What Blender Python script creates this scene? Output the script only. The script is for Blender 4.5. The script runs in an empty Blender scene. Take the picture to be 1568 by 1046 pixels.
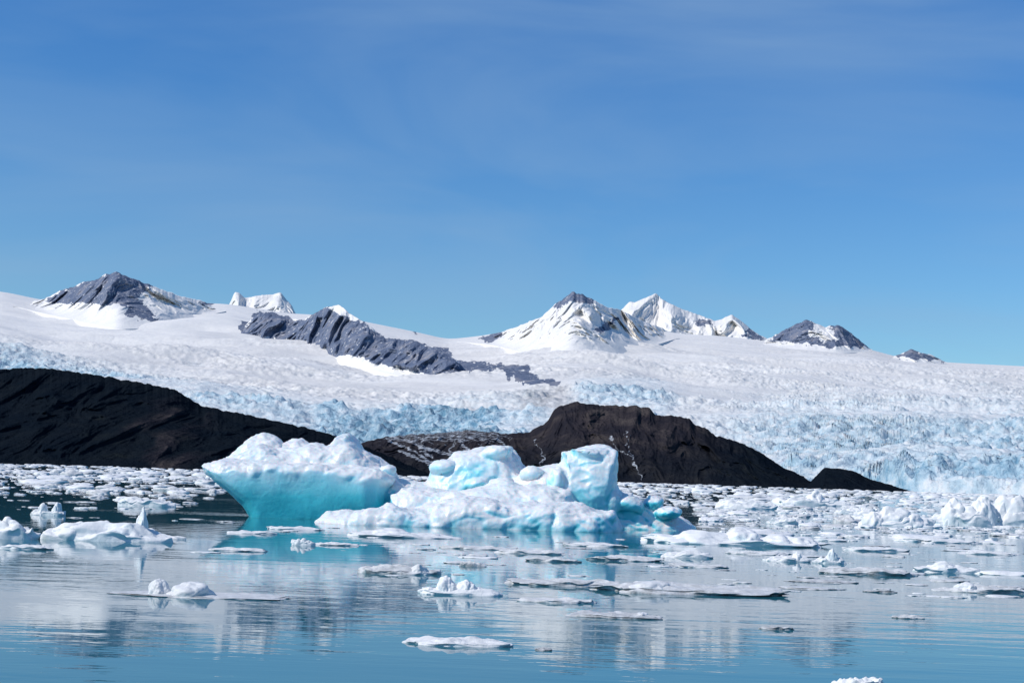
import bpy, bmesh, math, random
import numpy as np
from mathutils import Matrix, Vector
random.seed(4); rng=np.random.default_rng(7)
scene=bpy.context.scene
# ---------------------------------------------------------------- camera
F=2178.0; CH=3.0; PITCH=math.atan(206/F); ROLL=math.radians(1.8)
cam_d=bpy.data.cameras.new("camera"); cam=bpy.data.objects.new("camera",cam_d)
scene.collection.objects.link(cam); scene.camera=cam
cam_d.sensor_width=36; cam_d.lens=50; cam_d.clip_end=80000; cam_d.clip_start=0.5
M=Matrix.Rotation(math.pi/2+PITCH,4,'X')@Matrix.Rotation(ROLL,4,'Z')
cam.matrix_world=Matrix.Translation((0,0,CH))@M
MN=np.array(M.to_3x3())
def ray(x,y):
    x=np.asarray(x,float); y=np.asarray(y,float)
    d=np.stack([(x-784)/F,(523-y)/F,-np.ones_like(x+y)*1.0+0*x],-1)
    return d@MN.T
def at(x,y,r):
    x,y,r=np.broadcast_arrays(np.asarray(x,float),np.asarray(y,float),np.asarray(r,float))
    d=ray(x,y); h=np.hypot(d[...,0],d[...,1])
    return d*(r/h)[...,None]+np.array([0,0,CH])
def on_water(x,y):
    d=ray(x,y); t=-CH/d[...,2]; return d*t[...,None]+np.array([0,0,CH])
def horizon(x): return 729+(np.asarray(x,float)-784)*math.tan(ROLL)
def sstep(a,b,x):
    t=np.clip((x-a)/(b-a),0,1); return t*t*(3-2*t)
# ---------------------------------------------------------------- numpy noise
def _h(ix,iy,iz,s):
    u=np.uint32
    def mixh(h):
        h=(h^(h>>u(16)))*u(0x7feb352d); h=(h^(h>>u(15)))*u(0x846ca68b); return h^(h>>u(16))
    h=mixh(ix.astype(u)+u((s*2654435761+12345)&0xffffffff)); h=mixh(h+iy.astype(u)*u(0x9e3779b1)); return mixh(h+iz.astype(u)*u(0x85ebca6b))
RM=np.array(Matrix.Rotation(.61,3,'X')@Matrix.Rotation(.43,3,'Y')@Matrix.Rotation(.77,3,'Z'))
def noise(P,s=0):
    P=np.asarray(P,float)@RM.T+np.array([3.31,7.77,1.93])
    x,y,z=[P[...,i] for i in range(3)]
    xi,yi,zi=[np.floor(a).astype(np.int64) for a in (x,y,z)]
    fx,fy,fz=x-xi,y-yi,z-zi
    u,v,w=[t*t*t*(t*(t*6-15)+10) for t in (fx,fy,fz)]
    out=0
    for a in (0,1):
        for b in (0,1):
            for c in (0,1):
                h=_h(xi+a,yi+b,zi+c,s)
                gx=(h&np.uint32(1023)).astype(float)/511.5-1; gy=((h>>np.uint32(10))&np.uint32(1023)).astype(float)/511.5-1; gz=((h>>np.uint32(20))&np.uint32(1023)).astype(float)/511.5-1
                g=gx*(fx-a)+gy*(fy-b)+gz*(fz-c)
                out=out+g*(u if a else 1-u)*(v if b else 1-v)*(w if c else 1-w)
    return out*1.4
def fbm(P,o=4,s=0,g=0.5):
    t=0;a=1.0
    for k in range(o): t=t+a*noise(P*(2.03**k),s+k*17); a*=g
    return t
def ridged(P,o=4,s=0,g=0.5):
    t=0;a=1.0;n=0
    for k in range(o): t=t+a*(1-2*np.abs(noise(P*(2.03**k),s+k*17))); n+=a; a*=g
    return t/n
def inpoly(x,y,poly):
    ins=np.zeros(x.shape,bool); n=len(poly)
    for i in range(n):
        x1,y1=poly[i]; x2,y2=poly[(i+1)%n]
        if y1==y2: continue
        c=((y1>y)!=(y2>y))&(x<(x2-x1)*(y-y1)/(y2-y1)+x1); ins^=c
    return ins
def lin(pts,x):
    p=np.array(pts,float); return np.interp(x,p[:,0],p[:,1])
_cache={}
def smo(pts,x,sig):
    """control line smoothed with a gaussian so the terrain has no creases"""
    key=(tuple(map(tuple,pts)),sig)
    if key not in _cache:
        g=np.arange(-900,2600,1.0); y=lin(pts,g); k=np.arange(-4*sig,4*sig+1); w=np.exp(-.5*(k/sig)**2); w/=w.sum()
        n=len(k)//2; yp=np.pad(y,n,mode='edge'); _cache[key]=(g,np.convolve(yp,w,'valid'))
    g,y=_cache[key]; return np.interp(x,g,y)
# ---------------------------------------------------------------- mesh helpers
def raw_mesh(name,V,Fc,attrs,mat,smooth=True):
    me=bpy.data.meshes.new(name); k=Fc.shape[1]
    me.vertices.add(len(V)); me.vertices.foreach_set("co",V.astype(np.float32).ravel())
    me.loops.add(Fc.size); me.loops.foreach_set("vertex_index",Fc.astype(np.int32).ravel())
    me.polygons.add(len(Fc)); me.polygons.foreach_set("loop_start",(np.arange(len(Fc))*k).astype(np.int32))
    me.polygons.foreach_set("loop_total",np.full(len(Fc),k,np.int32))
    me.polygons.foreach_set("use_smooth",np.full(len(Fc),smooth,bool))
    me.update(calc_edges=True)
    for n,a in attrs.items():
        at_=me.attributes.new(n,'FLOAT','POINT'); at_.data.foreach_set("value",np.asarray(a,np.float32).ravel())
    me.materials.append(mat)
    ob=bpy.data.objects.new(name,me); scene.collection.objects.link(ob); return ob
def grid_mesh(name,P,attrs,mat,smooth=True):
    nr,nc=P.shape[:2]
    idx=np.arange(nr*nc).reshape(nr,nc)
    q=np.stack([idx[:-1,:-1],idx[:-1,1:],idx[1:,1:],idx[1:,:-1]],-1).reshape(-1,4)
    return raw_mesh(name,P.reshape(-1,3),q,attrs,mat,smooth)
# ---------------------------------------------------------------- materials
class NT:
    def __init__(s,name):
        s.m=bpy.data.materials.new(name); s.m.use_nodes=True; s.t=s.m.node_tree; s.n=s.t.nodes; s.l=s.t.links
        s.b=s.n["Principled BSDF"]
    def new(s,k,**kw):
        n=s.n.new(k)
        for a,v in kw.items(): setattr(n,a,v)
        return n
    def link(s,a,b): s.l.new(a,b)
    def attr(s,name): n=s.new("ShaderNodeAttribute",attribute_name=name); return n.outputs["Fac"]
    def noise(s,scale,detail=4,rough=.5,stretch=None,space="Object"):
        tc=s.new("ShaderNodeTexCoord"); mp=s.new("ShaderNodeMapping"); s.link(tc.outputs[space],mp.inputs[0])
        if stretch: mp.inputs["Scale"].default_value=stretch
        n=s.new("ShaderNodeTexNoise"); n.inputs["Scale"].default_value=scale; n.inputs["Detail"].default_value=detail; n.inputs["Roughness"].default_value=rough
        s.link(mp.outputs[0],n.inputs["Vector"]); return n.outputs["Fac"]
    def math(s,op,a,b=None,c=None,clamp=False):
        n=s.new("ShaderNodeMath",operation=op); n.use_clamp=clamp
        for i,v in enumerate((a,b,c)):
            if v is None: continue
            if isinstance(v,(int,float)): n.inputs[i].default_value=v
            else: s.link(v,n.inputs[i])
        return n.outputs[0]
    def ramp(s,f,stops):
        n=s.new("ShaderNodeValToRGB"); e=n.color_ramp.elements
        while len(e)<len(stops): e.new(0.5)
        for el,(p,c) in zip(e,stops): el.position=p; el.color=(*c,1)
        s.link(f,n.inputs[0]); return n.outputs[0]
    def mix(s,f,a,b):
        n=s.new("ShaderNodeMix",data_type='RGBA')
        for k,v in ((0,f),(6,a),(7,b)):
            if isinstance(v,(int,float)): n.inputs[k].default_value=v
            elif isinstance(v,tuple): n.inputs[k].default_value=(*v,1)
            else: s.link(v,n.inputs[k])
        return n.outputs[2]
    def bump(s,h,dist,strength=1,prev=None):
        n=s.new("ShaderNodeBump"); n.inputs["Distance"].default_value=dist
        if isinstance(strength,(int,float)): n.inputs["Strength"].default_value=strength
        else: s.link(strength,n.inputs["Strength"])
        s.link(h,n.inputs["Height"])
        if prev is not None: s.link(prev,n.inputs["Normal"])
        return n.outputs[0]
a=NT("snow_and_rock"); rk=a.attr("rock"); bl=a.attr("blue"); dt=a.attr("dirt_and_grey")
n1=a.noise(0.012,6,.6); n2=a.noise(0.05,5,.65); n3=a.noise(0.06,4,.6,(1,.35,1))
rock=a.ramp(n1,[(.3,(.08,.105,.165)),(.5,(.125,.155,.225)),(.68,(.25,.25,.28))])  # blue-grey of distant haze put into the rock colour
snow=a.ramp(n1,[(.2,(.68,.67,.66)),(.7,(.80,.775,.73))])
icf=a.math('SUBTRACT',n2,a.math('MULTIPLY',bl,.13)); icf=a.math('ADD',icf,.07)
icec=a.ramp(icf,[(.27,(.14,.30,.42)),(.45,(.42,.57,.65)),(.66,(.74,.75,.75))])
bc_=a.math('MINIMUM',bl,1.0)
c=a.mix(bc_,snow,icec); c=a.mix(dt,c,a.ramp(n3,[(.35,(.20,.19,.19)),(.65,(.58,.55,.53))]))
rm=a.math('ADD',rk,a.math('MULTIPLY',a.math('SUBTRACT',n2,.5),3.0)); rm=a.math('MULTIPLY_ADD',rm,5,-2.5,clamp=True)
rm=a.math('MULTIPLY',rm,a.math('MULTIPLY',rk,6,clamp=True))
c=a.mix(rm,c,rock); a.link(c,a.b.inputs["Base Color"]); a.b.inputs["Roughness"].default_value=.8; a.b.inputs["Specular IOR Level"].default_value=.15
bs=a.math('MAXIMUM',a.math('MULTIPLY_ADD',bl,.5,.16),a.math('MULTIPLY',rm,.5))
a.link(a.bump(n2,16,bs),a.b.inputs["Normal"]); m_alp=a.m
a=NT("dark_headland"); n1=a.noise(0.02,6,.65); n2=a.noise(0.12,5,.6); br=a.attr("brown"); st=a.attr("streak")
dk=a.ramp(n1,[(.35,(.005,.009,.015)),(.6,(.009,.013,.018)),(.75,(.016,.020,.021))])  # slight bluish haze lift painted into these dark tones
bw=a.ramp(n1,[(.3,(.016,.017,.025)),(.5,(.034,.030,.035)),(.68,(.080,.068,.064))])
c=a.mix(br,dk,bw)
sm=a.math('MULTIPLY_ADD',a.math('ADD',st,a.math('MULTIPLY',a.math('SUBTRACT',n2,.5),1.8)),3,-1.25,clamp=True)
sm=a.math('MULTIPLY',sm,a.math('MULTIPLY',st,5,clamp=True))
c=a.mix(sm,c,(.38,.41,.45)); a.link(c,a.b.inputs["Base Color"]); a.b.inputs["Roughness"].default_value=1; a.b.inputs["Specular IOR Level"].default_value=0
a.link(a.bump(n2,7,.8),a.b.inputs["Normal"]); m_head=a.m
def ice_mat(name,blue_attr,sss):
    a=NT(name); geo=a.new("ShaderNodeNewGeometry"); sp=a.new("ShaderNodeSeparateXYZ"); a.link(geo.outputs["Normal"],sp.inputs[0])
    n1=a.noise(.5,4,.5); n2=a.noise(4,5,.6)
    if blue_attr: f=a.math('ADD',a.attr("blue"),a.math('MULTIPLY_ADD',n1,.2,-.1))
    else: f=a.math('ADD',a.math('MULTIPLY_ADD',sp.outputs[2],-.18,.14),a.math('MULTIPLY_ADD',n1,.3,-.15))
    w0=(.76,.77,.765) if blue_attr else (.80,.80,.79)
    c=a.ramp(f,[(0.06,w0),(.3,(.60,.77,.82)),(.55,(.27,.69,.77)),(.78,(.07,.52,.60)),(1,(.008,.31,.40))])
    if not blue_attr:
        d=a.attr("dirt_and_grey"); side=a.math('MULTIPLY_ADD',sp.outputs[2],-.6,1.05,clamp=True)  # greyer on steep sides than on tops
        d=a.math('MULTIPLY',a.math('MULTIPLY',d,side),a.math('MULTIPLY_ADD',n2,2.5,-.5,clamp=True)); c=a.mix(d,c,(.17,.18,.185))
    a.link(c,a.b.inputs["Base Color"]); a.b.inputs["Roughness"].default_value=.3 if blue_attr else .5; a.b.inputs["Specular IOR Level"].default_value=.35
    if sss:
        a.b.inputs["Subsurface Weight"].default_value=sss; a.b.inputs["Subsurface Radius"].default_value=(.25,.8,1.0); a.b.inputs["Subsurface Scale"].default_value=.5
    a.link(a.bump(n2,.06,.7),a.b.inputs["Normal"]); return a.m
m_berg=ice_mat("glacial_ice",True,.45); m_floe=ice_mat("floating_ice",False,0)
a=NT("glacial_water"); a.b.inputs["Base Color"].default_value=(.018,.14,.185,1); a.b.inputs["Roughness"].default_value=.015; a.b.inputs["IOR"].default_value=1.36
w1=a.noise(1.1,3,.5,(.3,1,1)); w2=a.noise(4.5,2,.5,(.35,1,1)); w3=a.noise(.1,3,.55,(.25,1,1))
k=a.math('MULTIPLY_ADD',w3,3.6,-1.4,clamp=True); k=a.math('MULTIPLY_ADD',k,.9,.12)
hgt=a.math('MULTIPLY',a.math('ADD',w1,a.math('MULTIPLY',w2,.22)),k)
a.link(a.bump(hgt,.017,1),a.b.inputs["Normal"]); m_water=a.m
# ---------------------------------------------------------------- water
s=40000; w=raw_mesh("water",np.array([[-s,-2000,0],[s,-2000,0],[s,s,0],[-s,s,0]],float),np.array([[0,1,2,3]]),{},m_water)
# ---------------------------------------------------------------- glacier sheet
SKY=[(-400,440),(0,446),(30,452),(65,460),(180,462),(270,462),(352,466),(440,480),(520,484),(560,493),(600,501),(640,509),(685,520),(740,514),(768,509),(800,500),(830,490),(860,482),(925,482),(960,500),(1050,512),(1100,514),(1170,522),(1330,534),(1370,546),(1450,555),(1568,561),(2000,575)]
R0=[(-400,2100),(1150,2100),(1400,1650),(2000,1500)]
RT=9500.0
G=0.85
def sky_t(x,t=1.0): 
    a_=smo(SKY,x,70); b_=smo(SKY,x,12); k=np.clip(t,0,1)**4; return a_+(b_-a_)*k
def sheet(x,t):
    yb=horizon(x)+6; ys=sky_t(x,t); r0=smo(R0,x,60)
    return yb+(ys-yb)*t**G, r0*(RT/r0)**t
def sheet_r(x,y):
    yb=horizon(x)+6; r0=smo(R0,x,60); t=.8
    for _ in range(4):
        ys=sky_t(x,t); t=np.clip((y-yb)/(ys-yb),0,1)**(1/G)
    return r0*(RT/r0)**t
ROCKS=[[(66,460),(90,447),(125,433),(160,421),(180,412),(205,424),(235,438),(222,447),(212,456),(226,470),(232,484),(245,490),(238,494),(205,486),(190,484),(195,468),(172,466),(150,470),(128,462),(100,464)],
[(364,514),(385,488),(400,474),(420,480),(445,486),(465,492),(485,474),(505,470),(520,484),(545,490),(570,505),(590,516),(630,520),(660,530),(690,542),(710,562),(730,588),(700,586),(660,577),(610,564),(570,556),(540,545),(500,545),(475,540),(455,525),(430,523),(400,518)],
[(690,560),(740,569),(780,575),(830,587),(862,599),(862,604),(835,602),(800,593),(750,586),(715,590)],
[(846,470),(860,455),(878,442),(900,452),(912,466),(890,463),(872,460),(856,472)],
[(733,518),(770,506),(770,520),(745,524)],[(912,508),(922,497),(945,487),(950,489),(934,500),(922,511)],
[(1170,526),(1205,500),(1236,485),(1250,498),(1242,512),(1262,524),(1282,520),(1268,500),(1283,494),(1305,508),(1330,534),(1290,530),(1270,532),(1240,528),(1200,523)],
[(1370,546),(1395,532),(1420,540),(1445,553),(1400,551)],[(1062,494),(1072,489),(1088,491),(1090,497),(1068,500)],[(1136,508),(1145,504),(1172,520),(1150,519)],
[(305,465),(325,460),(330,466)],[(635,508),(655,503),(655,512)]]
def rockmask(X,Y):
    Q=np.stack([X/14,Y/9,0*X],-1); wx=X+fbm(Q,4,5,.6)*8; wy=Y+fbm(Q,4,55,.6)*5
    m=np.zeros(X.shape)
    for p in ROCKS: m=np.maximum(m,inpoly(wx,wy,p)*1.0)
    return m
cols=np.arange(-400,1990,1.6); rows=np.linspace(0,1,660)
X,T=np.meshgrid(cols,rows); Y,R=sheet(X,T)
P=at(X,Y,R)
blue=np.clip(sstep(540,720,Y)*sstep(930,1250,X)*1.05,0,1.1)
edge=smo([(0,575),(300,625),(400,645),(560,680),(780,668),(860,640)],X,15)
blue=np.maximum(blue,sstep(-60,-8,Y-edge)*sstep(880,800,X)*.9)
blue=np.maximum(blue,1.7*sstep(-38,-22,Y-edge+4*noise(np.stack([X/30,Y/10,0*X],-1),3))*sstep(420,540,X)*sstep(800,740,X))
blue=np.maximum(blue,.75*sstep(575,600,Y)*sstep(850,900,X)*sstep(1080,1000,X))
dirt_and_grey=.6*sstep(35,5,np.hypot((X-830)/2.2,(Y-628)))
dirt_and_grey=np.maximum(dirt_and_grey,.5*sstep(12,2,np.abs(Y-smo([(560,655),(700,640),(780,645),(870,612)],X,12)))*sstep(640,740,X)*sstep(890,860,X))
C=P.copy(); C[...,2]=0
big=fbm(C/np.array([1100,700,1]),3,3)
wp=fbm(C/np.array([500,500,1]),3,31)[...,None]*np.array([60,140,0])
cre=ridged((C+wp)/np.array([170,50,1]),4,9,.6)
fine=fbm(C/np.array([40,22,1]),3,77)
patch=sstep(-.3,.35,fbm(C/np.array([1500,420,1]),3,91))
flow=sstep(.1,.75,ridged((C+wp*1.5)/np.array([1500,230,1]),3,61,.6))
amp=(2+17*np.minimum(blue,1.1)+13*sstep(490,600,Y)*patch)*(.45+.7*patch)
P[...,2]+=(big*70*sstep(0,.25,T)*sstep(1,.8,T))+amp*(cre*.9+fine*.5)*sstep(1,.93,T)
P[...,2]=np.where(T<.004,-5,P[...,2])
dirt_and_grey=np.maximum(dirt_and_grey,.38*patch*sstep(.35,0,cre)*sstep(460,540,Y))  # greyer in the crevasse troughs
dirt_and_grey=np.maximum(dirt_and_grey,.22*flow*sstep(480,560,Y)*(1-.6*np.minimum(blue,1)))
blue2=np.clip(blue*(.5+.6*patch)+.4*sstep(.4,.05,cre)*patch*sstep(490,600,Y),0,1.6)
grid_mesh("glacier",P,{"rock":rockmask(X,Y),"blue":blue2,"dirt_and_grey":dirt_and_grey},m_alp)
# ---------------------------------------------------------------- ridges
def ridge(name,top,bot,rfun,dr,mat,relief,lam,jit=2.0,step=.9,nv=90,seed=1,attrf=None,ground=False,pw=1.0,back=1.2,gain=.5,zs=2.2,sig=22,ys=2.5,fade=.17):
    x0,x1=top[0][0],top[-1][0]; xs=np.arange(x0,x1+step,step)
    vs=np.concatenate([[-.01],np.linspace(0,1,nv),1+np.linspace(0.05,1,14)])
    Xg,V=np.meshgrid(xs,vs); v=np.clip(V,0,1); b=np.clip(V-1,0,1)
    yt=smo(top,Xg,1.5)+jit*fbm(np.stack([Xg/9,0*Xg,0*Xg+seed],-1),4,seed)
    ys_=smo(top,Xg,sig)
    yb=(horizon(Xg)+9) if ground else smo(bot,Xg,10)
    yb=np.maximum(yb,yt+.5)
    ends=np.clip(np.minimum(Xg-x0,x1-Xg)/(2*sig),0,1)
    k=1-(1-v**3)*ends; ym=np.minimum(ys_*(1-k)+yt*k,yb)
    rb=rfun(Xg,yb) ; Yg=yb+(ym-yb)*v**pw
    Rg=rb+dr*v+b*dr*back
    Pg=at(Xg,Yg,Rg)
    Q=np.stack([Pg[...,0]/lam,Pg[...,1]/(lam*ys),Pg[...,2]/(lam*zs)],-1)
    Q=Q+.35*fbm(Q*1.3,2,seed+7)[...,None]
    rel=ridged(Q,5,seed+40,gain)-.35
    env=np.minimum(1,(1-v)*5+.25)*sstep(0,fade,v)*np.clip(np.minimum(Xg-x0,x1-Xg)/12,0,1)
    d=ray(Xg,Yg); d=d/np.linalg.norm(d,axis=-1,keepdims=True)
    Pg=Pg-d*(rel*relief*env)[...,None]
    Pg[...,2]-=b*(Pg[...,2]*1.0)
    Pg[...,2]=np.where(V<0,(-6 if ground else Pg[...,2]-160),Pg[...,2])
    att=attrf(Xg,Yg,rel) if attrf else {"rock":rockmask(Xg,Yg),"blue":0*Xg,"dirt_and_grey":0*Xg}
    return grid_mesh(name,Pg,att,mat)
def sr(off): return lambda x,y: sheet_r(x,y)-off
t1=[(20,466),(66,459),(90,446),(110,440),(125,433),(145,429),(160,421),(180,417),(190,422),(205,427),(232,437),(270,452),(310,461),(345,474)]
ridge("snowy_mountain",t1,[(20,468),(66,480),(180,505),(250,502),(345,476)],sr(40),1000,m_alp,320,300,1.8,seed=3,fade=.7)
t3=[(360,516),(385,488),(400,478),(440,488),(465,490),(490,475),(505,469),(520,467),(535,480),(560,495),(590,518),(630,522),(670,534),(700,552),(728,584),(762,592)]
ridge("rocky_mountain_ridge",t3,[(360,518),(450,534),(540,560),(600,574),(700,594),(762,595)],sr(30),450,m_alp,200,170,1.8,seed=8,fade=.35,zs=1.6)
t4=[(700,521),(755,514),(800,497),(830,484),(850,466),(862,458),(878,446),(900,455),(925,468),(950,475),(985,492),(1040,514)]
ridge("snowy_mountain",t4,[(700,523),(755,528),(830,548),(880,556),(950,546),(1040,517)],sr(40),1500,m_alp,520,300,2.2,seed=14,gain=.5,zs=1.8,sig=15,fade=.95,nv=130)
t6=[(1160,527),(1205,503),(1225,494),(1236,489),(1250,496),(1262,501),(1283,497),(1305,511),(1335,536)]
ridge("snowy_mountain",t6,[(1160,528),(1235,538),(1290,542),(1335,538)],sr(30),700,m_alp,220,200,1.8,seed=15,sig=12,fade=.5)
t7=[(1362,548),(1380,542),(1395,534),(1410,540),(1425,543),(1450,555)]
ridge("snowy_mountain",t7,[(1362,549),(1400,556),(1450,557)],sr(30),400,m_alp,90,140,1.0,seed=19,sig=8)
far=lambda x,y: np.full(np.shape(x),11000.)
t2=[(335,500),(352,464),(360,446),(366,449),(375,457),(388,454),(400,452),(418,451),(430,447),(438,458),(447,468),(452,480),(470,500)]
ridge("snowy_mountain",t2,[(335,502),(400,530),(470,504)],far,1300,m_alp,450,400,1.0,seed=23,zs=3,sig=6)
t5=[(910,520),(940,480),(950,476),(963,463),(975,462),(985,458),(1005,449),(1015,460),(1030,466),(1045,474),(1060,478),(1080,486),(1095,492),(1107,488),(1120,482),(1140,495),(1160,512),(1200,530)]
ridge("snowy_mountain",t5,[(910,522),(1000,560),(1100,560),(1200,532)],far,1300,m_alp,620,400,1.4,seed=29,zs=3,sig=9)
STK=[([(700,664),(690,690),(720,705),(700,722)],2.4),([(760,664),(775,690),(770,700)],4.5),([(820,672),(832,700),(826,716)],2),([(935,668),(950,690),(965,700),(985,735)],1.5),([(958,660),(962,690),(975,715)],1.2),([(600,668),(640,680),(660,700)],4),([(590,672),(640,694),(670,716)],4),([(660,664),(640,682),(700,700)],3.5),([(610,690),(660,712)],3),([(700,668),(712,690),(690,700)],5)]
def hattr(brown):
    def f(X,Y,rel):
        st=np.zeros(X.shape)
        wx=X+fbm(np.stack([X/12,Y/8,0*X],-1),4,71)*7
        if brown:
            for pl,w_ in STK:
                for (xa,ya),(xb,yb) in zip(pl[:-1],pl[1:]):
                    dx,dy=xb-xa,yb-ya; t=np.clip(((wx-xa)*dx+(Y-ya)*dy)/(dx*dx+dy*dy),0,1)
                    st=np.maximum(st,.6*sstep(w_*1.3,w_*.3,np.hypot(wx-xa-t*dx,Y-ya-t*dy)))
            st=np.maximum(st,.5*sstep(560,600,X)*sstep(800,760,X)*sstep(694,668,Y))
            br=sstep(1180,1000,X)*(.25+.75*sstep(725,650,Y))
        else: br=.8*sstep(.1,.5,rel)*sstep(170,230,X)*sstep(340,270,X)*sstep(600,640,Y)
        return {"brown":br,"streak":st}
    return f
hm=[(520,690),(560,676),(600,668),(660,664),(720,659),(780,664),(808,662),(838,646),(848,628),(856,622),(880,616),(900,619),(940,621),(975,622),(995,625),(1004,635),(1030,637),(1055,641),(1066,652),(1080,655),(1095,667),(1130,676),(1160,690),(1200,716),(1250,738),(1300,750)]
ridge("rocky_headland",hm,None,lambda x,y: 1720+0*x,330,m_head,55,55,2.0,step=.8,seed=33,attrf=hattr(True),ground=True,nv=160,pw=.9,back=.1,ys=5,zs=1.8)
hl=[(-400,540),(0,566),(40,563),(90,566),(150,575),(200,583),(250,592),(270,598),(290,610),(310,622),(370,633),(450,651),(520,668),(580,692),(640,718),(660,727)]
ridge("forested_headland",hl,None,lambda x,y: 1330+0*x,380,m_head,45,60,2.0,step=1.0,seed=37,attrf=hattr(False),ground=True,nv=160,pw=.9,back=.1,ys=5,zs=2)
hr=[(1235,744),(1262,716),(1290,718),(1310,722),(1330,733),(1365,742),(1400,754)]
ridge("rocky_headland",hr,None,lambda x,y: 1420+0*x,130,m_head,20,30,1.2,step=.6,seed=43,attrf=hattr(False),ground=True,nv=60,pw=.9,back=.3,sig=8)
# ---------------------------------------------------------------- main iceberg
bm=bmesh.new()
def slab(outline,r,D,pw=.45,closed=False,nl=11,cz=-.6):
    d=at(np.array([p[0] for p in outline]),np.array([p[1] for p in outline]),r)
    pts=[(p[0]*r/p[1],p[2]) for p in d]
    if not closed: pts=pts+[(pts[-1][0]+.2,-1.3),(pts[0][0]-.2,-1.3)]
    cx=sum(p[0] for p in pts)/len(pts)
    rings=[]
    for k in range(nl):
        ph=math.radians(-82+164*k/(nl-1)); s_=math.cos(ph)**pw; y=r+D*math.sin(ph)
        sx=.35+.65*s_ if pw<1 else s_
        rings.append([bm.verts.new((cx+(x-cx)*sx,y,cz+(z-cz)*s_)) for x,z in pts])
    n=len(pts)
    for a_,b_ in zip(rings[:-1],rings[1:]):
        for i in range(n): bm.faces.new((a_[i],a_[(i+1)%n],b_[(i+1)%n],b_[i]))
    bm.faces.new(rings[0][::-1]); bm.faces.new(rings[-1])
def ball(x,y,r,w_,h_,dp):
    p=at(x,y,r)
    mat=Matrix.Translation(tuple(p))@Matrix.Rotation(random.uniform(-.3,.3),4,'Y')@Matrix.Diagonal((w_,dp,h_,1))
    bmesh.ops.create_icosphere(bm,subdivisions=3,radius=1,matrix=mat)
slab([(316,713),(335,738),(358,756),(380,776),(392,796),(398,830),(606,830),(604,745),(610,730),(585,720),(545,714),(500,709),(430,710),(385,705),(345,704)],91.5,4.0,pw=.25,closed=True,cz=2.0)
slab([(346,706),(362,694),(369,682),(385,672),(405,668),(425,674),(434,683),(446,679),(460,673),(476,680),(490,676),(502,682),(512,674),(522,663),(537,664),(548,674),(556,688),(578,700),(600,716),(610,735),(600,770),(400,770)],94.5,2.6,closed=True,cz=2.5,pw=.35)
slab([(340,709),(368,694),(400,685),(430,691),(470,686),(510,687),(540,681),(570,701),(600,717),(606,735),(590,760),(400,760)],92.4,2.9,closed=True,cz=2.4,pw=.4)
slab([(575,735),(610,728),(640,738),(665,742),(700,738)],92,3.2)
slab([(600,760),(630,746),(660,748),(690,752),(705,770)],88.5,2.4)
slab([(652,745),(660,722),(680,710),(700,694),(730,686),(762,684),(786,692),(800,708),(815,722),(832,732)],92.5,3)
slab([(740,757),(770,738),(800,722),(820,714),(846,711),(870,712),(930,718),(944,742),(954,756),(980,764),(1010,780),(1040,794),(1066,806)],90.5,3.2)
slab([(842,735),(856,712),(860,704),(860,690),(880,684),(905,681),(928,682),(942,691),(940,712),(942,735),(949,760),(952,812),(845,812)],88.8,2.0,closed=True,cz=1.5,pw=.4)
slab([(482,799),(500,786),(530,782),(575,778),(600,771),(625,778),(655,779),(680,764),(715,760),(745,764),(780,771),(820,769),(860,765),(890,772),(915,779),(940,783),(950,806)],83.5,2.8,pw=.4)
slab([(655,776),(690,754),(740,745),(775,741),(800,748),(850,747),(872,752),(885,775)],86.8,2.6)
slab([(600,790),(640,772),(670,768),(700,776),(720,790)],84.8,2.0)
for x,y,r,w_,h_,dp in [(595,722,91,.6,.4,1),(760,694,91.5,1.2,.5,1.4),(680,716,91.5,1,.5,1.5),(730,742,90,.8,.4,1),(765,745,88,.7,.4,1),(815,728,89,.7,.4,1),(855,735,87.5,.5,.8,.8),(900,694,88.2,1.3,.4,1.2),(930,792,82.8,.5,.4,.9),(560,790,82.5,1.2,.3,1),(760,785,82,1.4,.5,1.2),(840,790,82,1.4,.5,1.1),(680,780,82.5,1,.5,1),(1000,772,89.5,.7,.4,1),(1022,785,88.5,.8,.4,1),(960,775,88.5,1,.6,1.2)]:
    ball(x,y,r,w_,h_,dp)
tmp=bpy.data.meshes.new("tmp"); bm.to_mesh(tmp); bm.free()
to=bpy.data.objects.new("tmp",tmp); scene.collection.objects.link(to)
md=to.modifiers.new("r",'REMESH'); md.mode='VOXEL'; md.voxel_size=.08
md=to.modifiers.new("s",'SMOOTH'); md.factor=.6; md.iterations=7
dg=bpy.context.evaluated_depsgraph_get(); dg.update(); ev=to.evaluated_get(dg); me=bpy.data.meshes.new_from_object(ev)
nvt=len(me.vertices); V=np.zeros(nvt*3,np.float32); me.vertices.foreach_get("co",V); V=V.reshape(-1,3).astype(float)
def vnorm(me,V):
    me.vertices.foreach_set("co",V.astype(np.float32).ravel()); me.update()
    N=np.zeros(len(V)*3,np.float32); me.vertex_normals.foreach_get("vector",N); return N.reshape(-1,3).astype(float)
N=vnorm(me,V)
def masks(V,N):
    xl=V[:,0]; z=V[:,2]
    hx=sstep(at(312,712,91.5)[0],at(324,712,91.5)[0],xl)*sstep(at(640,740,90)[0],at(590,740,90)[0],xl)
    zr=np.interp(xl,[at(318,712,91)[0],at(500,705,91)[0],at(600,725,91)[0]],[2.85,3.15,2.45])
    return hx*sstep(0,-.55,z-zr+.45*fbm(V/1.8,2,5))*sstep(.6,.25,N[:,2])*sstep(86,87.5,V[:,1])
calm=1-.85*masks(V,N)
big=.25*fbm(V/np.array([3.4,3,2.6]),2,101)
V=V+N*(big*(.35+.65*calm))[:,None]; N=vnorm(me,V)
bil=np.abs(noise(V/1.9+fbm(V/3,2,7)[:,None]*.7,111))
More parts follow.
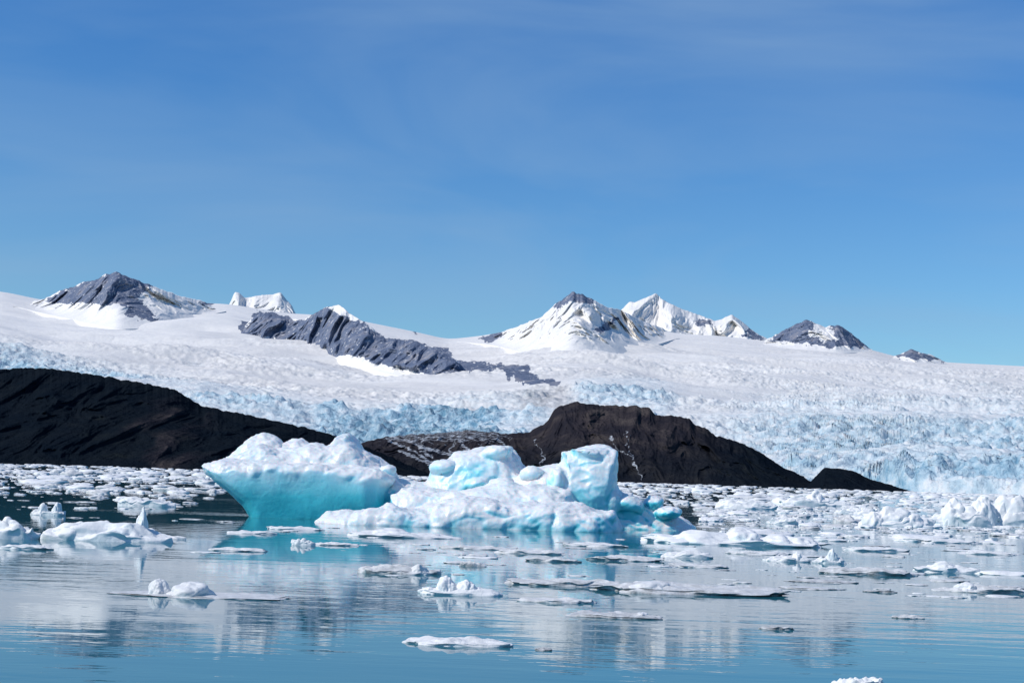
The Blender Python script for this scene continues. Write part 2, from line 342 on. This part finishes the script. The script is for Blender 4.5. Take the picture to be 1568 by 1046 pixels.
V=V+N*((.22-bil)*-.30*calm)[:,None]; N=vnorm(me,V)
sc=np.abs(noise(V/np.array([.9,.9,.7])+fbm(V/1.2,2,9)[:,None]*.6,121)); V=V+N*((.25-sc)*.14*calm)[:,None]; N=vnorm(me,V)
sc2=np.abs(noise(V/.33,127)); V=V+N*((.25-sc2)*.045*calm+sstep(.2,.7,N[:,2])*.05*fbm(V/.3,2,131))[:,None]; N=vnorm(me,V)
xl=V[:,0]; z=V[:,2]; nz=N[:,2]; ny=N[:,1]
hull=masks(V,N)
blue=.03+.28*sstep(.5,-.15,nz)+.25*sstep(.2,.02,bil)*sstep(.9,.4,nz)+.14*fbm(V/2.5,3,141)  # bil term paints the cyan of shaded hollows into the ice colour
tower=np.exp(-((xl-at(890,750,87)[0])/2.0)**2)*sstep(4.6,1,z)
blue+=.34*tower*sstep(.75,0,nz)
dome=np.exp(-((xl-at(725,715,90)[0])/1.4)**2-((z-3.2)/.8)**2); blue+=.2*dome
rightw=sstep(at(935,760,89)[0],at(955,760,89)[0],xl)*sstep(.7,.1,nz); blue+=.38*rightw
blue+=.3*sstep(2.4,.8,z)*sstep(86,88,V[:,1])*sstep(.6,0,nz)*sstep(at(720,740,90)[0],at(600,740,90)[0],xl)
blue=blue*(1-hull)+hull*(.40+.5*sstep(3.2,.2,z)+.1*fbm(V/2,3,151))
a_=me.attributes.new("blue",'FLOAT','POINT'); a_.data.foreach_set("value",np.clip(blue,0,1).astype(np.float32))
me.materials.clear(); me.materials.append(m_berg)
me.polygons.foreach_set("use_smooth",np.ones(len(me.polygons),bool)); me.update()
ib=bpy.data.objects.new("iceberg",me); scene.collection.objects.link(ib); me.name="iceberg"
bpy.data.objects.remove(to)
# ---------------------------------------------------------------- chunks
def ico(sub):
    b=bmesh.new(); bmesh.ops.create_icosphere(b,subdivisions=sub,radius=1); b.verts.ensure_lookup_table()
    v=np.array([x.co[:] for x in b.verts]); f=np.array([[x.index for x in q.verts] for q in b.faces]); b.free(); return v,f
ICO={k:ico(k) for k in (2,3,4,5,6)}
def lump(sub,seed,w_,d_,h_,flat=.0,rough=.45):
    v,f=ICO[sub]; o=np.array([seed*3.7,seed*1.3,seed*.7])
    r=1+rough*1.1*fbm(v*1.2+o,3,seed%97,.42)+rough*.3*(np.abs(noise(v*3+o,3))-.2)
    q=v*r[:,None]
    if flat:
        zz=q[:,2]; up=np.maximum(zz,0)
        q[:,2]=np.where(zz>0,np.minimum(up,1)**.35*(.5+.7*np.clip(.3+fbm(np.stack([q[:,0]*2,q[:,1]*2,0*up],-1)+o,3,11,.45),0,1)),zz)*flat+q[:,2]*(1-flat)
    return q*np.array([w_/2,d_/2,h_]),f
class Bag:
    def __init__(s): s.V=[];s.F=[];s.D=[];s.n=0
    def add(s,v,f,d): s.V.append(v); s.F.append(f+s.n); s.D.append(np.full(len(v),d)); s.n+=len(v)
    def make(s,name): return raw_mesh(name,np.concatenate(s.V),np.concatenate(s.F),{"dirt_and_grey":np.concatenate(s.D)},m_floe)
def rotz(v,a_):
    c_,s_=math.cos(a_),math.sin(a_); return v@np.array([[c_,s_,0],[-s_,c_,0],[0,0,1]])
var1=[lump(2,i+81,2,2,1,flat=(i%3)*.4,rough=.4)  for i in range(16)]
var2=[lump(3,i+1,2,2,1,flat=(i%3)*.45,rough=.4)  for i in range(24)]
var3=[lump(4,i+50,2,2,1,flat=(i%3)*.45,rough=.38)  for i in range(20)]
bag=Bag(); cnt=0
while cnt<7600:
    x=random.uniform(-500,2070); d=4.5+ (random.random()**1.5)*80
    y=float(horizon(x))+d
    if d>25 and random.random()<.35: continue
    if x<400 and d>40 and random.random()<sstep(36,62,d)*.93: continue
    if x>1040 and d>58 and random.random()<sstep(54,80,d)*.85: continue
    if 300<x<1075 and 40<d<92:
        if random.random()<.97 or 380<x<1060: continue
    p=on_water(x,y); r=math.hypot(p[0],p[1])
    w_=min(random.lognormvariate(-.5,.7)*(.45+r/210),8)
    h_=w_*random.uniform(.05,.18)*(1 if random.random()<.9 else 1.9)
    if r>400: h_=min(h_,1.0)
    v,f=random.choice(var3 if r<150 else (var2 if r<450 else var1))
    q=rotz(v,random.uniform(0,6.28))*np.array([w_/2,w_/2*random.uniform(.5,1.1),h_])
    bag.add(q+np.array([p[0],p[1],-.12*h_]),f,max(0,random.uniform(-.6,.95))); cnt+=1
bag.make("brash_ice")
bag=Bag()
for i in range(700):
    x=random.uniform(-300,1860); d=60+105*random.random()**1.5
    if x<500 and d>85 and random.random()<.88: continue
    if x<1000 and random.random()<.5: continue
    if 380<x<1060 and d<88: continue
    p=on_water(x,float(horizon(x))+d); w_=min(random.lognormvariate(-1.15,.65)*1.6,2.0)
    q=rotz(random.choice(var3)[0],random.uniform(-.3,.3))*np.array([w_/2,w_*.26,w_*random.uniform(.02,.08)])
    bag.add(q+np.array([p[0],p[1],0]),var3[0][1],random.uniform(0,1.2))
bag.make("ice_fragments")
FL=[(76,236,829,20,.1,[(214,44,16),(105,27,80),(150,28,130),(190,22,70)]),(-30,46,826,20,.1,[(10,28,40)]),(196,418,916,3,.9,[(233,22,30),(288,21,55),(262,8,40)]),
(322,398,845,4,.5,[]),(350,412,818,4,.3,[]),(412,482,812,5,.3,[]),(480,540,836,4,.4,[]),(448,476,836,8,.2,[]),(540,684,824,8,.2,[(600,12,60)]),
(556,658,880,10,.9,[(640,13,25)]),(640,752,912,9,.15,[(683,24,34),(715,21,30),(735,12,22),(660,10,30)]),(632,768,990,9,.35,[(690,10,70)]),
(880,1003,947,6,1.3,[(985,8,20)]),(792,945,898,8,1.0,[]),(925,1188,911,11,1.0,[(1000,16,70)]),(806,905,924,6,.8,[]),
(1006,1272,836,12,.1,[(1080,19,110),(1145,24,60),(1200,16,60),(1230,15,60)]),(1020,1088,855,8,.2,[]),(1180,1236,861,7,.2,[(1222,13,14)]),(1254,1292,864,8,.2,[(1275,20,16)]),
(1264,1386,881,8,.9,[]),(1218,1308,893,3,1.3,[]),(1414,1492,878,8,.15,[(1445,15,50)]),(1462,1580,909,8,.8,[(1480,12,30)]),(1372,1412,948,4,.9,[]),
(1168,1212,965,4,1.4,[]),(822,846,997,3,1.5,[]),(1286,1352,1056,15,.1,[]),(704,738,868,6,.7,[]),(914,1012,860,6,.8,[]),(812,884,861,5,.9,[]),(766,862,849,5,.6,[]),
(1300,1384,845,6,.3,[]),(1326,1430,808,18,.1,[(1370,28,50),(1340,22,30),(1400,20,40)]),(1440,1532,806,26,.1,[(1462,36,34),(1488,30,40),(1512,42,34)]),(1524,1600,808,28,.1,[(1555,48,50),(1535,34,30)]),(1180,1230,804,12,.1,[]),
(1400,1500,832,6,.3,[]),(180,260,776,12,.1,[]),(50,95,790,8,.2,[(62,17,14),(86,17,14)]),(195,275,826,5,.3,[]),(870,960,838,5,.5,[]),(690,780,842,4,.8,[]),(1100,1180,780,14,.1,[]),(1330,1372,908,3,1.2,[]),
(1200,1290,775,14,.1,[(1250,20,30)]),(1290,1350,790,12,.1,[]),(0,70,842,5,.3,[]),(1120,1200,850,5,.5,[]),(1480,1560,850,5,.4,[]),(1030,1110,870,4,.7,[])]
for i,(x0,x1,yw,hp,dirt_and_grey,bumps) in enumerate(FL):
    c_=on_water((x0+x1)/2,yw-1.0); r=math.hypot(c_[0],c_[1]); px=r/F; W=(x1-x0)*px
    dep=min(max(W*.45,.3),r*.075)
    b=Bag()
    hh=max(hp*px*(1.35 if r<62 else 1.15),.028)
    v,f=lump(6 if W>2.2 else 5,i+7,W*1.14,dep,hh,flat=.85,rough=.3)
    v=v+np.array([c_[0],c_[1]+dep*.35,-.10*hh]); b.add(v,f,dirt_and_grey)
    for bx,bh,bw in bumps:
        q,f2=lump(5,int(bx)+i,bw*px*1.1,min(dep*.8,bw*px*1.3),bh*px*1.0,rough=.26)
        bc=at(bx,yw-2,r); b.add(q+np.array([bc[0],c_[1]+dep*.3,0]),f2,dirt_and_grey*.4)
    ob=b.make("iceberg" if hp>18 else "ice_floe")
# ---------------------------------------------------------------- light
EL=math.radians(43); AZ=math.radians(-114)
wd=bpy.data.worlds.new("World"); scene.world=wd; wd.use_nodes=True; nt=wd.node_tree; bg=nt.nodes["Background"]
sky=nt.nodes.new("ShaderNodeTexSky"); sky.sky_type='NISHITA'; sky.sun_disc=False; sky.sun_elevation=EL; sky.sun_rotation=AZ%(2*math.pi)
sky.air_density=1.0; sky.dust_density=.2; sky.ozone_density=3.0
tc=nt.nodes.new("ShaderNodeTexCoord"); mp=nt.nodes.new("ShaderNodeMapping"); mp.inputs["Scale"].default_value=(2.0,2.0,8); mp.inputs["Rotation"].default_value=(0,.3,0)
nt.links.new(tc.outputs["Generated"],mp.inputs[0]); no=nt.nodes.new("ShaderNodeTexNoise"); no.inputs["Scale"].default_value=1.3; no.inputs["Detail"].default_value=7; no.inputs["Roughness"].default_value=.5; no.inputs["Distortion"].default_value=.6
nt.links.new(mp.outputs[0],no.inputs["Vector"])
rp=nt.nodes.new("ShaderNodeValToRGB"); rp.color_ramp.elements[0].position=.42; rp.color_ramp.elements[0].color=(0,0,0,1); rp.color_ramp.elements[1].position=.8; rp.color_ramp.elements[1].color=(.48,.48,.48,1)
nt.links.new(no.outputs["Fac"],rp.inputs[0])
sz=nt.nodes.new("ShaderNodeSeparateXYZ"); nt.links.new(tc.outputs["Generated"],sz.inputs[0])
gr=nt.nodes.new("ShaderNodeValToRGB"); e=gr.color_ramp.elements; e[0].position=.05; e[0].color=(.60,.86,1.0,1); e[1].position=.34; e[1].color=(.32,.74,1.16,1)
nt.links.new(sz.outputs[2],gr.inputs[0])
tint=nt.nodes.new("ShaderNodeMix"); tint.data_type='RGBA'; tint.blend_type='MULTIPLY'; tint.inputs[0].default_value=1; nt.links.new(sky.outputs[0],tint.inputs[6]); nt.links.new(gr.outputs[0],tint.inputs[7])
mx=nt.nodes.new("ShaderNodeMix"); mx.data_type='RGBA'; nt.links.new(rp.outputs[0],mx.inputs[0]); nt.links.new(tint.outputs[2],mx.inputs[6]); mx.inputs[7].default_value=(2.6,4.0,5.8,1)
nt.links.new(mx.outputs[2],bg.inputs[0]); bg.inputs[1].default_value=.112
sd=bpy.data.lights.new("sun",'SUN'); sd.energy=3.8; sd.angle=math.radians(.5); sd.color=(1,.95,.88)
so=bpy.data.objects.new("sun",sd); scene.collection.objects.link(so)
tosun=Vector((math.sin(AZ)*math.cos(EL),math.cos(AZ)*math.cos(EL),math.sin(EL)))
so.rotation_euler=tosun.to_track_quat('Z','Y').to_euler()
scene.view_settings.view_transform='Standard'; scene.view_settings.look='None'; scene.view_settings.exposure=0
